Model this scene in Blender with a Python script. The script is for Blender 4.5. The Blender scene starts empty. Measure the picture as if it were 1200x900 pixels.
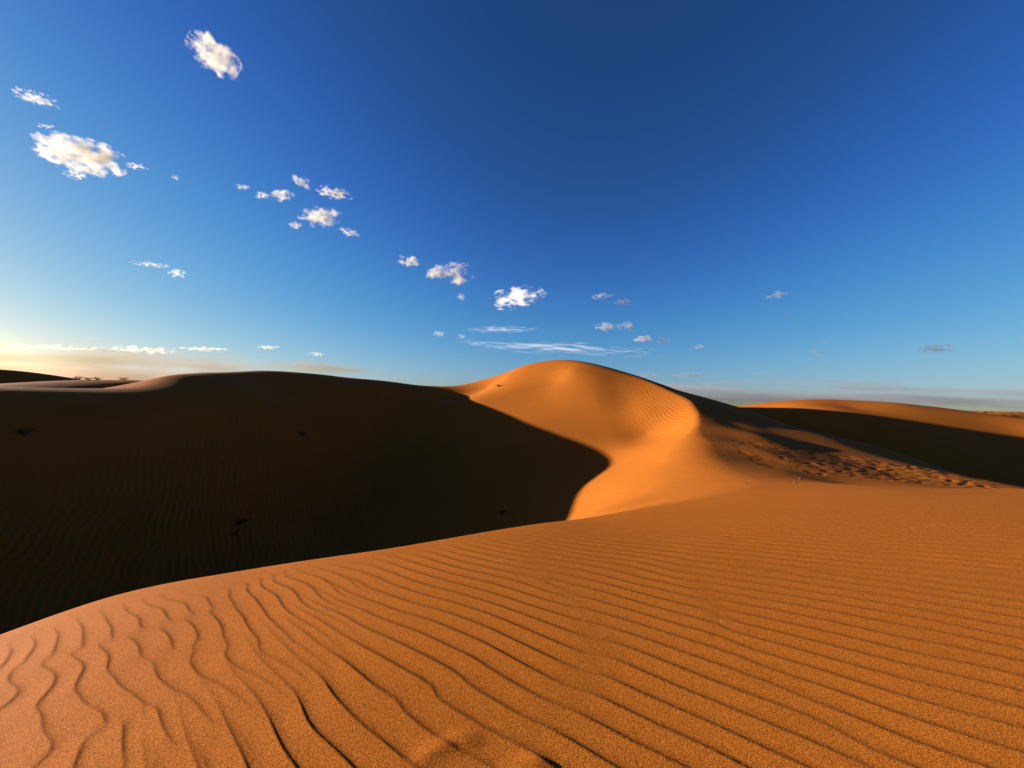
import bpy, math, random, time
import numpy as np
T0 = time.time()
rng = np.random.default_rng(7)
random.seed(7)
S = bpy.context.scene
COL = S.collection
R = math.radians

# ------------------------------------------------------------------ camera
CAM_Z = 1.6
PITCH, ROLL, FPX = R(2.47), R(1.66), 450.0
cam = bpy.data.cameras.new('camera'); cam.sensor_width = 36.0; cam.lens = 36.0 * FPX / 1200.0
cam.clip_start = 0.05; cam.clip_end = 60000
co = bpy.data.objects.new('camera', cam); COL.objects.link(co)
co.location = (0, 0, CAM_Z)
co.rotation_mode = 'XYZ'
from mathutils import Matrix, Vector
# scene turns clockwise in the frame = camera turned counter-clockwise about its view axis
M = Matrix.Rotation(math.pi/2 + PITCH, 4, 'X') @ Matrix.Rotation(ROLL, 4, 'Z')
co.rotation_euler = M.to_euler('XYZ')
S.camera = co
S.render.resolution_x = 1024; S.render.resolution_y = 768

def pix_dir(u, v):
    """direction through photo pixel (u,v) (1200x900), scaled so that its forward part is 1 (before pitch)."""
    x, y = (u-600)/FPX, (450-v)/FPX
    d = M.to_3x3() @ Vector((x, y, -1.0))
    return np.array(d)
def at(u, v, Y):
    d = pix_dir(u, v); k = Y/d[1]
    return np.array((d[0]*k, Y, CAM_Z + d[2]*k))

# ------------------------------------------------------------------ light
SUN_AZ, SUN_EL = 80.0, 9.0           # degrees left of the view axis, height
sd = Vector((-math.sin(R(SUN_AZ))*math.cos(R(SUN_EL)), math.cos(R(SUN_AZ))*math.cos(R(SUN_EL)), math.sin(R(SUN_EL))))
sun = bpy.data.lights.new('sun', 'SUN'); sun.energy = 4.6; sun.angle = R(0.53); sun.color = (1.0, 0.96, 0.84)
so = bpy.data.objects.new('sun', sun); COL.objects.link(so)
so.rotation_euler = sd.to_track_quat('Z', 'Y').to_euler(); so.location = (-30, 0, 30)

W = bpy.data.worlds.new('World'); S.world = W; W.use_nodes = True
wn = W.node_tree; wn.nodes.clear()
sky = wn.nodes.new('ShaderNodeTexSky'); sky.sky_type = 'NISHITA'; sky.sun_disc = False
sky.sun_elevation = R(SUN_EL); sky.sun_rotation = R(-SUN_AZ)
sky.altitude = 300; sky.air_density = 1.0; sky.dust_density = 0.6; sky.ozone_density = 2.5
bg = wn.nodes.new('ShaderNodeBackground'); bg.inputs['Strength'].default_value = 0.06
wo = wn.nodes.new('ShaderNodeOutputWorld')
EXPO = 2.36
sc1 = wn.nodes.new('ShaderNodeVectorMath'); sc1.operation = 'SCALE'; sc1.inputs['Scale'].default_value = .1414
cv = wn.nodes.new('ShaderNodeRGBCurve')
for ch, pts in ((0, [(0,0),(.1,.030),(.34,.215),(1,.92)]),
                (1, [(0,0),(.12,.064),(.34,.298),(1,.86)]),
                (2, [(0,0),(.2,.195),(.42,.56),(1,.86)])):
    c = cv.mapping.curves[ch]
    for k, p in enumerate(pts[:-1]):
        if k == 0: c.points[0].location = p
        else: c.points.new(*p)
    c.points[-1].location = pts[-1]
    for p in c.points: p.handle_type = 'AUTO_CLAMPED'
cv.mapping.update()
sc2 = wn.nodes.new('ShaderNodeVectorMath'); sc2.operation = 'SCALE'; sc2.inputs['Scale'].default_value = 1/(.06*2**EXPO)
wn.links.new(sky.outputs[0], sc1.inputs[0]); wn.links.new(sc1.outputs[0], cv.inputs['Color'])
ex = wn.nodes.new('ShaderNodeVectorMath'); ex.operation = 'SUBTRACT'; ex.inputs[1].default_value = (1, 1, 1)   # the glow beyond the curve's range
mxn = wn.nodes.new('ShaderNodeVectorMath'); mxn.operation = 'MAXIMUM'; mxn.inputs[1].default_value = (0, 0, 0)
ad = wn.nodes.new('ShaderNodeVectorMath'); ad.operation = 'ADD'
wn.links.new(sc1.outputs[0], ex.inputs[0]); wn.links.new(ex.outputs[0], mxn.inputs[0])
wn.links.new(cv.outputs[0], ad.inputs[0]); wn.links.new(mxn.outputs[0], ad.inputs[1])
wn.links.new(ad.outputs[0], sc2.inputs[0]); wn.links.new(sc2.outputs[0], bg.inputs[0]); wn.links.new(bg.outputs[0], wo.inputs[0])
S.view_settings.view_transform = 'Standard'; S.view_settings.look = 'None'
S.view_settings.exposure = EXPO; S.view_settings.gamma = 1.0
S.render.engine = 'CYCLES'; S.cycles.diffuse_bounces = 6; S.cycles.max_bounces = 8

# ------------------------------------------------------------------ terrain heights
class TPS:
    def __init__(s, pts, lam=0.0):
        p = np.array(pts, float); s.x, s.y, z = p[:, 0], p[:, 1], p[:, 2]
        n = len(p); r2 = (s.x[:, None]-s.x)**2 + (s.y[:, None]-s.y)**2
        K = 0.5*r2*np.log(r2+1e-9) + lam*np.eye(n)
        P = np.stack([np.ones(n), s.x, s.y], 1)
        A = np.block([[K, P], [P.T, np.zeros((3, 3))]])
        w = np.linalg.solve(A, np.concatenate([z, np.zeros(3)])); s.w, s.a = w[:n], w[n:]
    def __call__(s, X, Y):
        out = (s.a[0] + s.a[1]*X + s.a[2]*Y)
        for i in range(len(s.x)):
            r2 = (X-s.x[i])**2 + (Y-s.y[i])**2
            out += (0.5*s.w[i])*r2*np.log(r2+1e-9)
        return out
def smin(a, b, k):
    h = np.clip(0.5+0.5*(b-a)/k, 0, 1)
    return b*(1-h)+a*h - k*h*(1-h)
def smax(a, b, k): return -smin(-a, -b, k)
def sstep(x, a, b):
    t = np.clip((x-a)/(b-a), 0, 1); return t*t*(3-2*t)

# the brink that runs round the hollow: foreground crest -> shoulder -> summit -> left dune.
# (x, y, z, slope of the hollow's wall just inside, slope just outside (rise when going outwards))
ridge = [(-8,-9,-1,.6,.12),(-6.2,-4,-.8,.6,.14),(-5.4,-.5,-.72,.6,.14),(-5.0,1.5,-.66,.6,.15)]
for u, v, Y in [(0,743,3.45),(127,699,3.9),(253,673,4.17),(359,656,4.37),(450,643,4.55),(545,627,4.95),(640,612,5.5),(675,608,5.75)]:
    ridge.append((*at(u, v, Y), .6, .15 if u < 400 else .08))
for u, v, Y, s_, o_ in [(740,596,6.25,.5,.0),(800,580,7.2,.4,-.03),(818,558,9.4,.42,-.04),(812,540,11,.45,-.08),(808,520,13.3,.5,-.09),(815,500,16,.5,-.12),
        (816,485,18.5,.5,-.2),(808,470,20.5,.36,-.24),(776,454,23.5,.33,-.24),(736,438,26.5,.34,-.25),(693,426,29,.4,-.2),
        (655,422,31.5,.5,-.12),(607,431,33.3,.45,-.1),(570,445,34,.4,-.05),(516,455,32.5,.4,0),
        (475,451,30.5,.45,-.03),(436,445,28.6,.5,-.05),(380,437,26.5,.5,-.08),(330,434,24.9,.5,-.08),(285,438.5,21.5,.5,-.06),(248,444,18.5,.5,-.04),(190,451.5,16.5,.5,-.1),(120,454,14.8,.5,-.1),(40,454,13.2,.5,-.08)]:
    ridge.append((*at(u, v, Y), s_, o_))
ridge += [(-17.6,9,1.35,.5,0),(-18,3,1.0,.5,0),(-17,-5,.7,.5,0)]
ridge = np.array(ridge)
# outward normals (the curve runs anticlockwise seen from above, hollow on its left side)
tg = np.gradient(ridge[:, :2], axis=0); tg /= np.linalg.norm(tg, axis=1)[:, None]
nout = np.stack([tg[:, 1], -tg[:, 0]], 1)

Bp, Ap = [], []
for i, (x, y, z, s_, o_) in enumerate(ridge):
    Bp.append((x, y, z)); Ap.append((x, y, z))
    nx, ny = nout[i]
    big = i > 13
    d = 2.2 if big else .8
    do = 2.2 if big else 1.5
    Bp.append((x+nx*d, y+ny*d, z+d*s_)); Bp.append((x-nx*d, y-ny*d, z-d*s_))
    Ap.append((x+nx*do, y+ny*do, z+do*o_)) if i > 14 else None; Ap.append((x-nx*d, y-ny*d, z-d*(o_*.3 if big else .16)+(.05 if big else 0)))
for p in [(-5,15,-3.3),(-3,11,-3.2),(-6,9.5,-3.1),(-8,6.5,-2.9),(-10,10,-2.6),(-9,1,-2.9),(-10,-5,-2.6),(-7.5,20,-2.0),(-3,19,-1.9),
          (-8,15,-2.9),(-1,13.5,-2.6),(-1.0,8.6,-2.3),
          at(720,550,15),at(675,608,10),at(620,500,22),at(700,480,22.4),at(650,450,27.2),at(760,560,11),at(700,600,8.7),at(560,470,27)]:
    Bp.append(tuple(p))
# outside: the foreground plateau
def pl(x, y): return .062*x - (.035*(x+.8)**2 if -4 < x < -.8 else 0) - .0*y
for x, y in [(0,0),(1,1.5),(-1.5,1.2),(-2.5,2),(-3.6,1.2),(-3.2,2.8),(-2,3.2),(3,0),(0,-4),(6,-4),(3,3),(1,4),(5,5),(7,1),(10,3),(-2,-5),(0,-12),(12,-10),(16,-2),(15,3)]:
    Ap.append((x, y, {(-3.6,1.2):-.45,(-3.2,2.8):-.32,(-2,3.2):-.165,(-2.5,2):-.22,(-1.5,1.2):-.09}.get((x, y), pl(x, y) - .012*max(y, 0))))
for u, v, Y in [(850,566,8.3),(1000,569,7.4),(1190,574,6.9),(1330,578,6.7)]:
    Ap.append(tuple(at(u, v, Y)))
q = at(1000,569,7.4); Ap.append((q[0]+1.6, 9.2, -.27))
q = at(1190,574,6.9); Ap.append((q[0]+1.6, 8.6, -.22))
for y, row in {11.5: [(7.5,-.08),(10,-.22),(13,-.48),(15.5,-.83),(18,-1.35)], 14: [(8.5,.25),(10.5,.09),(13,-.24),(15.5,-.68),(17.5,-1.05)],
               17: [(10,.70),(12,.48),(14,.21),(16,-.08),(18,-.48)], 20: [(11,1.27),(13,.83),(15,.42),(16.5,.1)], 23: [(11,2.0),(13,1.5),(14.5,1.15),(16,.78)],
               27: [(10,3.1),(12,2.45),(14,1.85),(16.5,1.2)], 31: [(10,3.6),(13,2.6),(16.5,1.3)]}.items():
    Ap += [(x, y, z) for x, z in row]
Ap += [(13,9.4,-.55),(16,9,-.8),(20,9,-1.1),(22,4,-.9),(21,15,-.6),(20,22,-.1)]
# behind the summit and west of the left dune
Ap += [(6.5,33.5,4.7),(8,37,4.2),(10,42,3.4),(9,52,1.2),(0,37,3.6),(0,45,1.8),(-6,38,1.6),(-14,38,1.2),(-20,32,1.6),(-24,25,.7),tuple(at(20,452,26)),tuple(at(90,449.5,28)),tuple(at(165,452,27)),(-34,36,.2),(-42,22,.3),(-22,18,.8),(-23,10,.55),(-26,2,.6),(-32,18,.6),
       (-35,35,.2),(-24,-10,.3),(-45,0,.0),(16.5,36,1.6),(20,44,.6),(20,60,0),(-30,60,0),(0,65,0),(-60,30,0),(-60,-20,-.5),(-20,-40,-.5),(20,-40,-.5),(50,-30,-.8),(40,-10,-.8),(30,-4,-.7),(60,20,-.5),(50,50,-.5)]
# the brink east of the trampled slope and the right dune behind the valley
Cp = []
edge = [(16.5,34,1.4),(16.5,31,1.3),(16.5,27,1.2),(16,23,.78),(16.6,20,.08),(18,17,-.48),(17.5,14,-1.05),(17.8,12,-1.25),(18,8,-1.1),(19,4,-1),(20.5,-4,-1)]
for (x, y, z) in edge:
    Cp += [(x, y, z), (x+2.4, y+.5, z-1.35), (x-2.4, y-.5, z+1.4)]
Cp += [(21.5,23,-2.3),(23.5,17,-2.9),(23.5,11,-3.0),(24,4,-2.6),(20.5,29,-1.2),(26,-6,-2)]
for u, v, Y in [(890,473,38),(930,469,37),(970,468,36),(1050,473,33),(1120,480,32.5),(1200,490.5,30),(1270,499,27.5),
                (1000,491,29.5),(1100,502,28),(1200,509,27),(930,482,33),(1050,496,28.6),(1000,478,32.6),(1100,525,25),(1200,521,25.6),(1200,545,23.2)]:
    Cp.append(tuple(at(u, v, Y)))
Cp += [(23,42,1.4),(27,45,.9),(34,43,.9),(40,40,.6),(42,32,.6),(42,25,.4),(42,15,-1.6),(34,14,-2.5),(34,7,-2.7),(20,38,1.0),(55,30,-.5),(50,50,-.5),(30,60,-.5),(45,0,-1),(35,-15,-1)]
A_, B_, C_ = TPS(Ap, .06), TPS(Bp, .02), TPS(Cp, .02)

# smooth noise by a few random sines / value noise on a lattice
def vnoise(X, Y, seed, scale):
    g = np.random.default_rng(seed).standard_normal((64, 64))
    x = X/scale; y = Y/scale
    xi = np.floor(x).astype(int); yi = np.floor(y).astype(int); fx = x-xi; fy = y-yi
    fx = fx*fx*fx*(fx*(fx*6-15)+10); fy = fy*fy*fy*(fy*(fy*6-15)+10)
    a = g[xi & 63, yi & 63]; b = g[(xi+1) & 63, yi & 63]; c = g[xi & 63, (yi+1) & 63]; d = g[(xi+1) & 63, (yi+1) & 63]
    return (a*(1-fx)+b*fx)*(1-fy) + (c*(1-fx)+d*fx)*fy

# ---- ripples: a narrow-band complex envelope gives wavy crests that fork and die out
def envelope(seed, along, across, N=512, L=25.6):
    k = np.fft.fftfreq(N, L/N)
    KX, KY = np.meshgrid(k, k, indexing='ij')
    r = np.random.default_rng(seed)
    F = (r.standard_normal((N, N)) + 1j*r.standard_normal((N, N)))
    return F, KX, KY, L, N
def make_env(seed, n, s_al, s_ac, bias):
    """n = crest normal; s_al, s_ac = bandwidth (cycles/m) along the crest and across it; bias = coherent part"""
    F, KX, KY, L, N = envelope(seed, 0, 0)
    kn = KX*n[0]+KY*n[1]; kt = -KX*n[1]+KY*n[0]
    F = F*np.exp(-.5*(kn/s_ac)**2-.5*(kt/s_al)**2)
    e = np.fft.ifft2(F); e /= np.sqrt(np.mean(np.abs(e)**2))
    return (e+bias)/math.sqrt(1+bias*bias), L, N
def samp(env, X, Y):
    e, L, N = env
    x = X/L*N; y = Y/L*N
    xi = np.floor(x).astype(int); yi = np.floor(y).astype(int); fx = x-xi; fy = y-yi
    fx = fx*fx*(3-2*fx)*.35+fx*.65; fy = fy*fy*(3-2*fy)*.35+fy*.65
    a = e[xi % N, yi % N]; b = e[(xi+1) % N, yi % N]; c = e[xi % N, (yi+1) % N]; d = e[(xi+1) % N, (yi+1) % N]
    return (a*(1-fx)+b*fx)*(1-fy) + (c*(1-fx)+d*fx)*fy
def profile(ph):
    t = np.mod(ph/(2*math.pi), 1.0)
    return np.exp(-t/.09) + t**1.25 - .5
def ripple(phase0, env, X, Y, soft=False):
    e = samp(env, X, Y); a = np.abs(e); p = phase0 + np.angle(e)
    return (.55*np.cos(p + .5*np.sin(p)) if soft else profile(p)) * np.clip(.25+a*1.1, 0, .95)

# foreground carrier: quadratic phase fitted to crest directions read off the sand (degrees, wavelength)
fs = [((1,2),-37,.165),((3.4,4.1),-20,.135),((-2.1,2),-50,.16),((-1,3.6),-27,.145),((2.5,3),-32,.15),((5,5.5),-12,.13),((-2.8,2.6),-55,.15),((1,5),-14,.14),((0,0),-48,.17),((5,0),-38,.165)]
rows, rhs = [], []
for (x, y), th, lam in fs:
    k = 2*math.pi/lam; gx, gy = -math.sin(R(th))*k, math.cos(R(th))*k
    rows.append([1,0,2*x,y,0]); rhs.append(gx)
    rows.append([0,1,0,x,2*y]); rhs.append(gy)
cf = np.linalg.lstsq(np.array(rows, float), np.array(rhs), rcond=None)[0]
def fg_phase(X, Y):
    x = np.clip(X, -8, 9); y = np.clip(Y, -5, 9)
    p = cf[0]*x+cf[1]*y+cf[2]*x*x+cf[3]*x*y+cf[4]*y*y
    return p + (X-x)*2*math.pi/.2*.3 + (Y-y)*2*math.pi/.17
env_f = make_env(11, (.6,.8), .55, .42, .5)
env_l = make_env(12, (.8,.6), 1.0, .42, .35)
env_b = make_env(13, (.95,.3), .7, .35, .4)
env_r = make_env(14, (.98,-.2), 1.2, .6, .2)

# trampled patch on the brown slope: pits with raised rims
tr = np.random.default_rng(5); pits = []
for i in range(620):
    a = tr.random()**.8 if i % 3 else np.clip(tr.normal(.58, .16), 0, 1)
    u = 852 + 325*a + tr.normal(0, 6)
    lo = np.interp(u, [850,900,1000,1100,1180], [530,524,532,546,562]); hi = np.interp(u, [850,900,1000,1180], [546,566,568,572])
    v = lo + (hi-lo)*(.15+.85*tr.random())
    Yg = np.interp(v, [520,540,555,566,572], [15.0,13.4,11.9,10.5,10.1])
    p = at(u, v, Yg)
    pits.append((p[0], p[1], tr.uniform(.06,.13), tr.uniform(.035,.06), tr.uniform(-.7,.5), tr.uniform(.006,.020)))

SCUFFS = [[tuple(at(u, v, Yg)[:2]) for u, v, Yg in l] for l in (
    [(478,874,1.78),(497,867,1.80),(513,862,1.83),(527,855,1.86),(537,851,1.88),(553,850,1.88),(570,848,1.89)],
    [(575,900,1.68),(592,894,1.70),(607,889,1.72),(628,883,1.75),(650,878,1.77)])]
def height(X, Y, want=False):
    a = A_(X, Y); b = B_(X, Y); c = C_(X, Y)
    b = b + .50*np.exp(-((X+2.4)/1.5)**2-((Y-6.6)/.7)**2)      # low rippled swell just behind the foreground brink
    # beyond their reach the fitted sheets give way to level sand
    rr = np.hypot(X, Y)
    far = sstep(rr, 48, 75)
    kb = .03 + .42*sstep(Y, 5.6, 9) + (-.32)*sstep(Y, 13, 16)*sstep(X, 5, 7)*(1-sstep(Y, 24, 28)) + .12*sstep(Y, 18, 26)*(1-sstep(X, 4, 8)) + .2*sstep(-X, 2, 9)*sstep(Y, 9, 13)
    kb = kb + .9*sstep(-X, 7, 12)
    base = smin(a, b, kb) + kb/4*sstep(np.hypot(X, Y), 9, 14)*(1-.6*sstep(-X, 9, 13))
    inB = b < a
    # the east brink is only tested east of x = 11
    c2 = np.where(X > 10.5, c, 99.0)
    brink = np.interp(Y, [-20,4,8,12,14,17,20,23,27,34],[22,19,18,17.8,17.5,18,16.6,16,16.5,16.5])
    base = base + 9*sstep(X-brink, 1.0, 6)*sstep(c, -9, -4)
    out = smin(base, c2, .6) + .15*sstep(X, 11, 14)*(1-sstep(X, 16, 20))
    inC = c2 < base
    farh = .35*vnoise(X, Y, 3, 55) + .9*vnoise(X+.5*Y, Y, 4, 140) + sstep(rr, 150, 1500)*(6*np.abs(vnoise(X, Y*1.3, 5, 420)) - 2) - .4
    farh = farh - sstep(rr, 60, 300)*.8 + sstep(rr, 75, 130)*(2.6*(1-np.abs(vnoise(X+.4*Y, Y*1.6-.3*X, 8, 26)))-.6)
    # dark hill beyond the left dune
    farh += 6.6*np.exp(-((X+116)/32)**2-((Y-72)/20)**2)
    out = out*(1-far) + farh*far
    return out, inB, inC

def relief(X, Y, inB, inC):
    rr = np.hypot(X, Y)
    h = np.zeros_like(X)
    CX = np.array([p[0] for p in ridge[3:14]]); CY = np.array([p[1] for p in ridge[3:14]])
    # foreground ripples
    fgm = (~inB) & (Y < 13) & (X < 14)
    x, y = X[fgm], Y[fgm]
    wob = 1.0*vnoise(x, y, 21, .42) + 1.1*vnoise(x, y, 22, 1.1)
    left = sstep(-x, .7, 2.2)
    ph = fg_phase(x, y) + wob*(.55+.7*left)
    ra = ripple(ph, env_f, x, y); rb = ripple(ph, env_l, x, y)
    amp = .0100*(1-.25*left)*(1 - .9*sstep(y - .1*x, 3.7, 5.9))
    cx = np.array([p[0] for p in ridge[:16]]); cy = np.array([p[1] for p in ridge[:16]])
    yc = np.interp(x, cx[3:14], cy[3:14])
    cosn = np.interp(x, [-4.3, -3.3, 0, 4], [.35, .75, .93, .8])
    edge = sstep((yc-y)*cosn, .12, .62)
    h_f = 1.25*amp*edge*(ra*(1-left) + rb*left)
    h[fgm] = h_f
    # two low kicked-up ridges that cross the ripples near the camera
    for line in SCUFFS:
        L = np.array(line)
        m = (np.abs(X-L[:,0].mean()) < .5) & (np.abs(Y-L[:,1].mean()) < .5)
        xm, ym = X[m], Y[m]; ln = np.linalg.norm(L[-1]-L[0]); u_ = (L[-1]-L[0])/ln; tt = ((xm-L[0,0])*u_[0]+(ym-L[0,1])*u_[1])/ln
        tap = sstep(tt, -.05, .3)*(1-sstep(tt, .7, 1.05)); dm = np.full(xm.shape, 9.0); sg = np.zeros(xm.shape)
        for i in range(len(L)-1):
            ax, ay = L[i]; bx, by = L[i+1]-L[i]; t = np.clip(((xm-ax)*bx+(ym-ay)*by)/(bx*bx+by*by), 0, 1)
            d = np.hypot(xm-ax-t*bx, ym-ay-t*by); cr = np.sign(bx*(ym-ay)-by*(xm-ax)); up = d < dm
            dm[up] = d[up]; sg[up] = cr[up]
        h[m] += .0085*tap*np.where(sg > 0, np.exp(-(dm/.05)**2), np.exp(-(dm/.05)**2))
    # hollow and left dune, shoulder of the tall dune
    bm = inB & (rr < 40)
    x, y = X[bm], Y[bm]
    wn1 = 1.6*vnoise(x, y, 31, 1.6) + 1.0*vnoise(x, y, 32, .6)
    w = .043*(1-.9*sstep(-x, 11.3, 13.2))*sstep(-x, 1, 4)*(1-.6*sstep(y, 16, 24))*sstep(y-np.interp(x, CX, CY), .7, 1.8)
    sh = .014*np.exp(-((x-8.5)/1.5)**2)*sstep(y, 14.5, 18)*(1-sstep(y, 22, 28)) + .0012
    h[bm] = w*ripple(2*math.pi/.165*(.80*x+.6*y) + 1.3*wn1, env_b, x, y, True) + sh*ripple(2*math.pi/.2*(.97*x+.2*y) + wn1, env_b, x, y, True)
    # brown slope
    rm = (~inB) & (~inC) & (Y > 9) & (X > 3) & (X < 17) & (Y < 24)
    x, y = X[rm], Y[rm]
    ph = 2*math.pi/.2*(.98*x-.2*y) + 1.8*vnoise(x, y, 41, .9) + 1.3*vnoise(x, y, 42, .4)
    hh = .0022*sstep(y, 9.2, 11)*ripple(ph, env_r, x, y)
    for (px, py, ra_, rb_, ang, dp) in pits:
        m = (np.abs(x-px) < .6) & (np.abs(y-py) < .6)
        if not m.any(): continue
        dx, dy = x[m]-px, y[m]-py
        ca, sa = math.cos(ang), math.sin(ang)
        q = ((dx*ca+dy*sa)/ra_/np.where(dx > 0, 2.0, .8))**2 + ((-dx*sa+dy*ca)/rb_)**2
        hh[m] += -dp*np.exp(-q)
    h[rm] += hh
    return h

# polar tessellation about the point where the camera stands; fine where the dunes are near
ang_f = np.radians(np.arange(-61, 61.001, .11))
ang_c = np.radians(np.concatenate([np.arange(61.6, 90, .8), np.arange(90, 270, 2.5), np.arange(270, 299, .8)]))
ang = np.concatenate([ang_f, ang_c]); NA = len(ang)
rad = [0.12]
while rad[-1] < 2500:
    r = rad[-1]
    if r < 1.2: d = .06*r+.01
    elif r < 8.5: d = max(.0052*r, .008)
    elif r < 31: d = .05
    elif r < 50: d = .2
    else: d = .02*r
    rad.append(r+d)
for k in range(24): rad.append(rad[-1]*1.13)
rad = np.array(rad); NR = len(rad)
AA, RR = np.meshgrid(ang, rad, indexing='ij')       # [angle, radius]
X = (RR*np.sin(AA)).ravel(); Y = (RR*np.cos(AA)).ravel()
H = np.empty_like(X); INB = np.empty(len(X), bool); INC = np.empty(len(X), bool)
for s in range(0, len(X), 60000):
    sl = slice(s, s+60000)
    H[sl], INB[sl], INC[sl] = height(X[sl].copy(), Y[sl].copy())
print('heights', time.time()-T0, len(X))
H += relief(X, Y, INB, INC)
P = np.stack([X, Y, H], 1).reshape(NA, NR, 3)
print('relief', time.time()-T0)
# vertex normals of the whole sheet, so that separate dunes shade as one surface
V = P.reshape(-1, 3)
i0 = np.arange(NA)[:, None]*NR + np.arange(NR-1)[None, :]
i1 = ((np.arange(NA)+1) % NA)[:, None]*NR + np.arange(NR-1)[None, :]
quads = np.stack([i0, i0+1, i1+1, i1], -1).reshape(-1, 4)
fn = np.cross(V[quads[:, 2]]-V[quads[:, 0]], V[quads[:, 3]]-V[quads[:, 1]])
if fn[:, 2].sum() < 0:
    quads = quads[:, ::-1]; fn = -fn
VN = np.zeros_like(V)
for k in range(4):
    for c in range(3): VN[:, c] += np.bincount(quads[:, k], fn[:, c], len(V))
VN /= np.linalg.norm(VN, axis=1)[:, None]

def mat_sand():
    m = bpy.data.materials.new('sand'); m.use_nodes = True; nt = m.node_tree; N = nt.nodes; Lk = nt.links
    b = N['Principled BSDF']; b.inputs['Roughness'].default_value = .85
    b.inputs['Specular IOR Level'].default_value = .02
    geo = N.new('ShaderNodeNewGeometry')
    n1 = N.new('ShaderNodeTexNoise'); n1.inputs['Scale'].default_value = 170; n1.inputs['Detail'].default_value = 2
    n2 = N.new('ShaderNodeTexNoise'); n2.inputs['Scale'].default_value = .45; n2.inputs['Detail'].default_value = 4
    for n in (n1, n2): Lk.new(geo.outputs['Position'], n.inputs['Vector'])
    r1 = N.new('ShaderNodeValToRGB'); e = r1.color_ramp.elements
    e[0].position = .38; e[0].color = (.138, .0375, .0038, 1); e[1].position = .66; e[1].color = (.37, .106, .0145, 1)
    Lk.new(n1.outputs['Fac'], r1.inputs['Fac'])
    mx = N.new('ShaderNodeMixRGB'); mx.blend_type = 'MULTIPLY'; mx.inputs['Fac'].default_value = .35
    r2 = N.new('ShaderNodeValToRGB'); e = r2.color_ramp.elements
    e[0].position = .35; e[0].color = (.82, .74, .66, 1); e[1].position = .65; e[1].color = (1, 1, 1, 1)
    Lk.new(n2.outputs['Fac'], r2.inputs['Fac'])
    Lk.new(r1.outputs['Color'], mx.inputs['Color1']); Lk.new(r2.outputs['Color'], mx.inputs['Color2'])
    Lk.new(mx.outputs['Color'], b.inputs['Base Color'])
    bp = N.new('ShaderNodeBump'); bp.inputs['Strength'].default_value = .8; bp.inputs['Distance'].default_value = .0026
    Lk.new(n1.outputs['Fac'], bp.inputs['Height']); Lk.new(bp.outputs['Normal'], b.inputs['Normal'])
    return m
SAND = mat_sand()

fc = V[quads].mean(1)
fb = INB[quads].sum(1) >= 2; fcm = INC[quads].sum(1) >= 2
fr = np.hypot(fc[:, 0], fc[:, 1])
plate = np.interp(fc[:, 0], [3,4.3,6.8,9.1,12,40], [7.2,8.4,7.6,7.2,7.0,6.8])    # far edge of the foreground plateau
region = np.full(len(quads), 0)                       # 0 foreground dune
region[(~fb) & (fc[:, 1] > plate)] = 2
region[fb] = 2                                        # 2 tall dune
hollow_split = np.interp(fc[:, 1], [5, 8, 14, 20, 27, 30, 40, 60], [-3, 0, 1.0, -1, -4, -5.6, -8, -12])
region[(fb | (fc[:, 1] > plate) | (fc[:, 0] < -9)) & (fc[:, 0] < hollow_split)] = 1   # 1 dune in shade
region[fcm | ((fc[:, 0] > 17) & (fc[:, 1] > -5))] = 3  # 3 right dune
region[fr > 52] = 4
names = ['foreground_dune', 'shaded_dune', 'tall_dune', 'right_dune', 'distant_desert']
labels = ['rippled orange foreground dune filling the bottom of the photo', 'broad left dune in deep shade sloping into the hollow',
          'tall sunlit orange dune with the rounded summit in the middle', 'low orange dune at the right behind the dark valley', 'far desert floor with low dunes on the horizon']
for k, nm in enumerate(names):
    q = quads[region == k]
    used, inv = np.unique(q, return_inverse=True); inv = inv.reshape(-1, 4)
    me = bpy.data.meshes.new(nm)
    me.vertices.add(len(used)); me.vertices.foreach_set('co', V[used].astype(np.float32).ravel())
    me.loops.add(len(q)*4); me.loops.foreach_set('vertex_index', inv.astype(np.int32).ravel())
    me.polygons.add(len(q)); me.polygons.foreach_set('loop_start', np.arange(0, len(q)*4, 4, dtype=np.int32))
    me.update(calc_edges=True)
    me.polygons.foreach_set('use_smooth', np.ones(len(q), bool))
    at_ = me.attributes.new('custom_normal', 'FLOAT_VECTOR', 'POINT')
    at_.data.foreach_set('vector', VN[used].astype(np.float32).ravel())
    me.materials.append(SAND)
    o = bpy.data.objects.new(nm, me); COL.objects.link(o)
    o['kind'] = 'structure'; o['label'] = labels[k]
    print(nm, len(q))
print('done', time.time()-T0)

# ------------------------------------------------------------------ where a sight line meets the sand
def hit(u, v, y0=1.5, y1=48.0):
    d = pix_dir(u, v); ys = np.geomspace(y0, y1, 1500); k = ys/d[1]
    xs = d[0]*k; zs = CAM_Z + d[2]*k
    hh = height(xs.copy(), ys.copy())[0]
    w = np.nonzero(hh > zs)[0]
    i = w[0] if len(w) else len(ys)-1
    return Vector((xs[i], ys[i], hh[i]))

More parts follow.
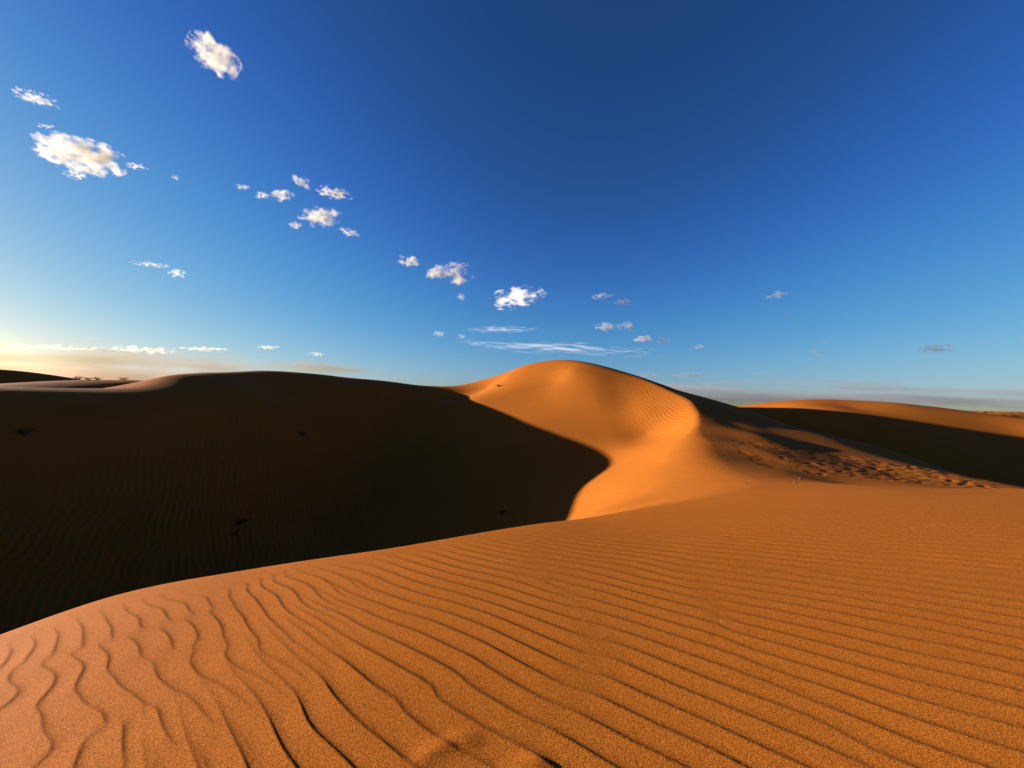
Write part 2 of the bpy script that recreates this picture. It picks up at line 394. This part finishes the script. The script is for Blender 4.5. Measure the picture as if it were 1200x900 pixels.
def simple_mat(name, col, rough=.8):
    m = bpy.data.materials.new(name); m.use_nodes = True; nt = m.node_tree
    b = nt.nodes['Principled BSDF']; b.inputs['Roughness'].default_value = rough; b.inputs['Specular IOR Level'].default_value = .03
    n = nt.nodes.new('ShaderNodeTexNoise'); n.inputs['Scale'].default_value = 30
    r = nt.nodes.new('ShaderNodeValToRGB'); r.color_ramp.elements[0].color = (*[c*.55 for c in col], 1); r.color_ramp.elements[1].color = (*[min(1, c*1.4) for c in col], 1)
    nt.links.new(n.outputs['Fac'], r.inputs['Fac']); nt.links.new(r.outputs['Color'], b.inputs['Base Color'])
    return m
TWIG = simple_mat('dry_wood', (.07, .045, .03)); LEAF = simple_mat('dry_leaf', (.09, .035, .008)); STONE = simple_mat('pale_stone', (.07, .036, .018))

def mesh_obj(name, verts, faces, mat, parent=None, smooth=False):
    me = bpy.data.meshes.new(name); me.from_pydata(verts, [], faces); me.update()
    if smooth: me.polygons.foreach_set('use_smooth', [True]*len(me.polygons))
    me.materials.append(mat); o = bpy.data.objects.new(name, me); COL.objects.link(o)
    if parent: o.parent = parent
    return o
def tube(verts, faces, pts, rads, n=5):
    base = len(verts)
    for i, p in enumerate(pts):
        t = (pts[min(i+1, len(pts)-1)]-pts[max(i-1, 0)]).normalized()
        a = t.orthogonal().normalized(); b = t.cross(a)
        for k in range(n):
            c = 2*math.pi*k/n; verts.append(tuple(p + (a*math.cos(c)+b*math.sin(c))*rads[i]))
    for i in range(len(pts)-1):
        for k in range(n):
            faces.append((base+i*n+k, base+i*n+(k+1) % n, base+(i+1)*n+(k+1) % n, base+(i+1)*n+k))
def shrub(pos, width, h, label, seed, leaves=160, mound=.0):
    r = random.Random(seed)
    e = bpy.data.objects.new('desert_shrub', None); COL.objects.link(e); e.location = pos; e.empty_display_size = .1
    e['label'] = label; e['category'] = 'shrub'; e['group'] = 'small dry shrubs scattered over the dunes'
    vs, fs = [], []; tips = []
    for i in range(16):
        a = r.uniform(0, 2*math.pi); lean = r.uniform(.2, 1.0)
        p = Vector((0, 0, -.05)); pts = [p.copy()]
        d = Vector((math.cos(a)*lean*width*.5, math.sin(a)*lean*width*.5, h*r.uniform(.6, 1.05)))
        for k in range(1, 6):
            p = d*(k/5) + Vector((r.gauss(0, .03), r.gauss(0, .03), r.gauss(0, .02)))*(width*.8); pts.append(p)
            if k > 1: tips.append(p.copy())
        tube(vs, fs, pts, [.012*h/.4*(1-.15*k)+.003 for k in range(6)])
        for q in range(2):
            b0 = pts[r.randint(2, 4)]; b1 = b0 + Vector((r.gauss(0, .13)*width, r.gauss(0, .13)*width, abs(r.gauss(0, .16))*h)); tips.append(b1.copy())
            tube(vs, fs, [b0, (b0+b1)/2+Vector((0, 0, .01)), b1], [.006, .005, .003], 4)
    mesh_obj('stems', vs, fs, TWIG, e)
    vs, fs = [], []
    for i in range(leaves):
        c = r.choice(tips) + Vector((r.gauss(0, .05), r.gauss(0, .05), r.gauss(0, .04)))*width
        if c.z < 0: c.z = .01
        a = Vector((r.gauss(0, 1), r.gauss(0, 1), r.gauss(0, 1))).normalized(); b = a.orthogonal().normalized()
        l = r.uniform(.03, .07)*max(h, .3)*1.4; w_ = l*.3; q = len(vs)
        vs += [tuple(c), tuple(c+a*l*.5+b*w_), tuple(c+a*l), tuple(c+a*l*.5-b*w_)]; fs.append((q, q+1, q+2, q+3))
    mesh_obj('foliage', vs, fs, LEAF, e)
    return e
for i, (u, v, w, h, lab, y0) in enumerate([
    (584,453.5,.5,.22,'dark dry shrub with a long thin shadow on the sunlit flank left of the summit',12),
    (28,510,.5,.2,'dark low shrub near the left edge of the photo on the shaded dune',6),
    (355,511,.5,.22,'small dark shrub high on the shaded dune right below its top',8),
    (282,613,.6,.1,'flat wide dark shrub low in the rippled shaded hollow',6),
    (275,627,.2,.07,'tiny shrub just below the flat wide shrub in the shaded hollow',6),
    (588,603,.3,.14,'dark shrub near the tip of the shaded hollow close to the sunlit brink',6),
    ]):
    p = hit(u, v, y0); shrub(p, w, h, lab, 100+i)
for i, (u, w, h, lab) in enumerate([(90,1.3,.65,'leftmost dark bush on the far pale crest at the left'),(103,1.5,.5,'wide dark bush beside the leftmost one on the far left crest'),
                                    (114,1.0,.4,'low dark bush third from the left on the far left crest'),(143,1.2,.4,'lone dark bush farthest right on the far left crest')]):
    d = pix_dir(u, 450); ys = np.linspace(18, 34, 200); hh = height(d[0]/d[1]*ys, ys.copy())[0]
    k = int(np.argmax((hh-CAM_Z)/ys)); shrub(Vector((d[0]/d[1]*ys[k], ys[k], hh[k]-.03)), w*.6, h*.5, lab, 200+i, 260)
for i, (u, v, s_, lab) in enumerate([(938,561,.035,'pale stone at the near edge of the trampled brown slope'),(932,566,.025,'small pale stone just below the larger one by the trampled slope'),
                                     (1164,593,.014,'lone white pebble on the smooth foreground sand at the far right'),(874,567,.018,'small dark pebble on the plateau below the brown slope')]):
    p = hit(u, v); r = random.Random(i)
    import bmesh
    bm = bmesh.new(); bmesh.ops.create_icosphere(bm, subdivisions=2, radius=1)
    for vv in bm.verts: vv.co = Vector((vv.co.x*1.3, vv.co.y, vv.co.z*.7))*(s_*(1+r.gauss(0, .09)))
    me = bpy.data.meshes.new('stone'); bm.to_mesh(me); bm.free(); me.materials.append(STONE if i < 3 else TWIG)
    o = bpy.data.objects.new('stone', me); COL.objects.link(o); o.location = p + Vector((0, 0, s_*.1)); o['label'] = lab; o['category'] = 'stone'

# ------------------------------------------------------------------ clouds: real volumes of droplets
S.cycles.volume_bounces = 2; S.cycles.volume_max_steps = 256; S.cycles.volume_step_rate = 1.0
def cloud_mat(seed, tau, h, col, nscale, cut, stretch):
    m = bpy.data.materials.new('cloud_vapour'); m.use_nodes = True; nt = m.node_tree; N = nt.nodes; L = nt.links; N.clear()
    out = N.new('ShaderNodeOutputMaterial'); pv = N.new('ShaderNodeVolumePrincipled')
    pv.inputs['Color'].default_value = (*col, 1); pv.inputs['Anisotropy'].default_value = .25
    tc = N.new('ShaderNodeTexCoord'); ln = N.new('ShaderNodeVectorMath'); ln.operation = 'LENGTH'; L.new(tc.outputs['Object'], ln.inputs[0])
    mp = N.new('ShaderNodeMapping'); mp.inputs['Scale'].default_value = stretch; mp.inputs['Location'].default_value = (seed*1.7, seed*.9, seed*2.3)
    L.new(tc.outputs['Object'], mp.inputs['Vector'])
    ns = N.new('ShaderNodeTexNoise'); ns.inputs['Scale'].default_value = nscale; ns.inputs['Detail'].default_value = 8; ns.inputs['Roughness'].default_value = .55
    L.new(mp.outputs[0], ns.inputs['Vector'])
    # density = clip(noise*1.6 - cut - r^2)
    a = N.new('ShaderNodeMath'); a.operation = 'POWER'; L.new(ln.outputs['Value'], a.inputs[0]); a.inputs[1].default_value = 1.6
    b = N.new('ShaderNodeMath'); b.operation = 'MULTIPLY_ADD'; L.new(ns.outputs['Fac'], b.inputs[0]); b.inputs[1].default_value = 5.2; b.inputs[2].default_value = -1.62-cut*.75
    c = N.new('ShaderNodeMath'); c.operation = 'SUBTRACT'; L.new(b.outputs[0], c.inputs[0]); L.new(a.outputs[0], c.inputs[1])
    d = N.new('ShaderNodeMapRange'); d.inputs['From Min'].default_value = 0; d.inputs['From Max'].default_value = 1.4; d.inputs['To Max'].default_value = tau/h
    L.new(c.outputs[0], d.inputs['Value']); L.new(d.outputs[0], pv.inputs['Density']); L.new(pv.outputs[0], out.inputs['Volume'])
    return m
def cloud_mesh():
    import bmesh
    bm = bmesh.new(); bmesh.ops.create_icosphere(bm, subdivisions=3, radius=1.0)
    me = bpy.data.meshes.new('cloud'); bm.to_mesh(me); bm.free(); return me
CREAM = (.62, .55, .44)
def cloud(u, v, w, h, rot, label, tau=5.0, col=CREAM, dist=2600, nscale=1.5, cut=.75, seed=0, stretch=(1, 1, 1), group='small clouds drifting in the blue sky', depth=None):
    d = Vector(pix_dir(u, v)); n = d.normalized(); P = n*dist + Vector((0, 0, CAM_Z))
    # size from the angle it spans
    ax = Vector(pix_dir(u+math.cos(R(rot)), v+math.sin(R(rot)))).normalized() - n
    ay = Vector(pix_dir(u-math.sin(R(rot)), v+math.cos(R(rot)))).normalized() - n
    sx = ax.length*dist*w*.5*1.18; sy = ay.length*dist*h*.5*1.25
    X_ = ax.normalized(); Z_ = n; Y_ = Z_.cross(X_).normalized()
    o = bpy.data.objects.new('cloud', cloud_mesh()); COL.objects.link(o)
    rotm = Matrix((X_, Y_, Z_)).transposed().to_4x4()
    dz = depth if depth else (sx*sy)**.5
    o.matrix_world = Matrix.Translation(P) @ rotm @ Matrix.Diagonal((sx, sy, dz, 1))
    o.data.materials.append(cloud_mat(seed, tau, min(sy, dz)*1.2, col, nscale, cut, (stretch[0]*max(1, (w/h)**.5), stretch[1], stretch[2])))
    o['label'] = label; o['category'] = 'cloud'; o['group'] = group
    return o
GREY = (.32, .30, .34)
CL = [
 (252,65,72,33,36,'fluffy white cloud alone high in the upper left sky',5,CREAM),
 (42,115,60,14,18,'thin streaky cloud near the left edge above the biggest cloud',2.5,CREAM),
 (95,182,110,37,12,'biggest cream cloud with bumpy top at the left of the sky',6.5,CREAM),
 (160,195,26,8,10,'small tail puff at the right end of the biggest cloud',2.5,CREAM),
 (88,205,30,9,12,'little puff tucked under the biggest cloud',3,CREAM),
 (53,148,22,5,5,'faint wisp just above the left end of the biggest cloud',1.2,CREAM),
 (206,208,12,6,20,'tiny faint puff right of the biggest cloud',1.2,CREAM),
 (284,219,18,6,0,'faint wisp leftmost in the cluster of small clouds',1.5,CREAM),
 (307,229,18,8,0,'small puff at the left of the double puff in the cluster',2.5,CREAM),
 (330,229,32,14,0,'brighter puff right of the small one in the cluster',3,CREAM),
 (352,212,30,12,28,'slanting wisp at the top of the cluster of small clouds',2.2,CREAM),
 (391,226,44,13,10,'stretched puff at the upper right of the cluster',3,CREAM),
 (376,254,48,22,0,'brightest humped puff in the middle of the cluster',5,CREAM),
 (346,264,16,8,0,'small round puff left below the humped one',3,CREAM),
 (409,272,28,8,14,'low pair of small flecks at the right end of the cluster',2.5,CREAM),
 (208,320,22,9,5,'small bright fleck alone in the lower left sky',4,CREAM),
 (178,310,48,6,6,'faint streak left of the small bright fleck',1.0,CREAM),
 (480,306,28,13,8,'compact puff left of the twin clouds in the mid sky',4,CREAM),
 (512,319,28,16,-15,'left one of the twin clouds in the mid sky',4,CREAM),
 (536,324,36,20,12,'right one of the twin clouds in the mid sky',4,CREAM),
 (535,311,30,9,0,'faint veil on top of the twin clouds',1.4,CREAM),
 (541,348,12,8,20,'tiny puff below the twin clouds',1.6,CREAM),
 (606,349,60,24,-8,'rounded white cloud left of centre above the tall dune',6,(.9,.86,.8)),
 (514,391,14,6,0,'tiny puff low above the left dune saddle',1.8,CREAM),
 (541,394,12,5,0,'tiny faint puff right of the low tiny one',1.1,CREAM),
 (707,347,26,8,-3,'upper left one of a pair of small grey clouds above the tall dune',2.2,(.42,.40,.42)),
 (730,354,24,8,3,'lower right one of a pair of small grey clouds above the tall dune',2,GREY),
 (711,383,30,10,3,'left half of the double cloud low right of the summit',3.5,(.5,.47,.46)),
 (735,383,20,11,0,'right half of the double cloud low right of the summit',3.5,(.5,.47,.46)),
 (754,397,26,9,-3,'bright low cloud joined to a grey streak',3.5,(.5,.47,.46)),
 (777,399,28,6,0,'grey streak trailing right of the bright low cloud',2.2,GREY),
 (820,406,14,6,0,'tiny cloud low between the summit and the right dune',2,(.45,.43,.44)),
 (910,346,34,9,-10,'small greyish slanted cloud alone right of the middle',2.4,(.38,.37,.42)),
 (920,371,16,5,0,'barely visible wisp below the slanted greyish cloud',.8,GREY),
 (960,413,26,10,0,'small grey cloud low above the right dune',1.8,GREY),
 (968,401,12,4,0,'faint fleck above the small grey cloud over the right dune',.8,GREY),
 (1097,409,50,11,-2,'dark grey lens shaped cloud at the right side of the sky',4,(.24,.22,.26)),
 (757,440,34,8,3,'low grey cloud just right of the summit near the horizon',1.6,GREY),
 (806,440,44,7,0,'second low grey cloud right of the summit near the horizon',1.8,GREY),
 (892,437,26,5,0,'short faint grey cloud low left of the right dune',1.0,GREY),
]
for i, (u, v, w, h, rot, lab, tau, col) in enumerate(CL):
    cloud(u, v, w, h, rot, lab, tau*.55, col, seed=i+3, nscale=2.1 if w > 40 else 1.5, cut=.5 if w > 60 else .72 if w > 25 else .62)
THIN = 'long thin cloud layers low over the horizon'
cloud(650,408,230,15,3,'long pale veil of cirrus just above the tall dune summit',.28,(.8,.8,.82),dist=6000,nscale=1.5,cut=.8,seed=61,stretch=(.8,2.2,1),group=THIN)
cloud(590,386,90,9,0,'faint short cirrus streaks above the long pale veil',.3,(.95,.93,.92),dist=6000,nscale=1.8,cut=.95,seed=62,stretch=(.8,3,1),group=THIN)
cloud(120,436,980,60,1.5,'broad beige cloud bank along the horizon behind the left dune',.6,(.235,.17,.095),dist=9000,nscale=1.3,cut=.35,seed=63,stretch=(.7,2.2,1),group=THIN,depth=1500)
cloud(860,462,900,32,1.7,'thin grey haze bank along the horizon behind the right dune',.7,(.30,.285,.33),dist=9000,nscale=.9,cut=.25,seed=64,stretch=(.7,3,1),group=THIN,depth=1200)
for j, (u, v, w, h, t) in enumerate([(168,410,90,8,1.5),(240,409,60,5,1.2),(315,407,30,5,1.6),(372,415,20,5,1.2),(60,407,120,6,1.0)]):
    cloud(u, v, w, h, 2, ['bright tuft on the upper edge of the beige bank left of the dune top','small bright streak right of the biggest tuft on the beige bank','short bright fleck above the end of the beige bank','rightmost tiny bright fleck beyond the beige bank','long pale streak at the left end of the beige bank'][j], t, CREAM, dist=7500, seed=70+j, cut=.8, group='bright tufts on the beige bank')
print('all', time.time()-T0)
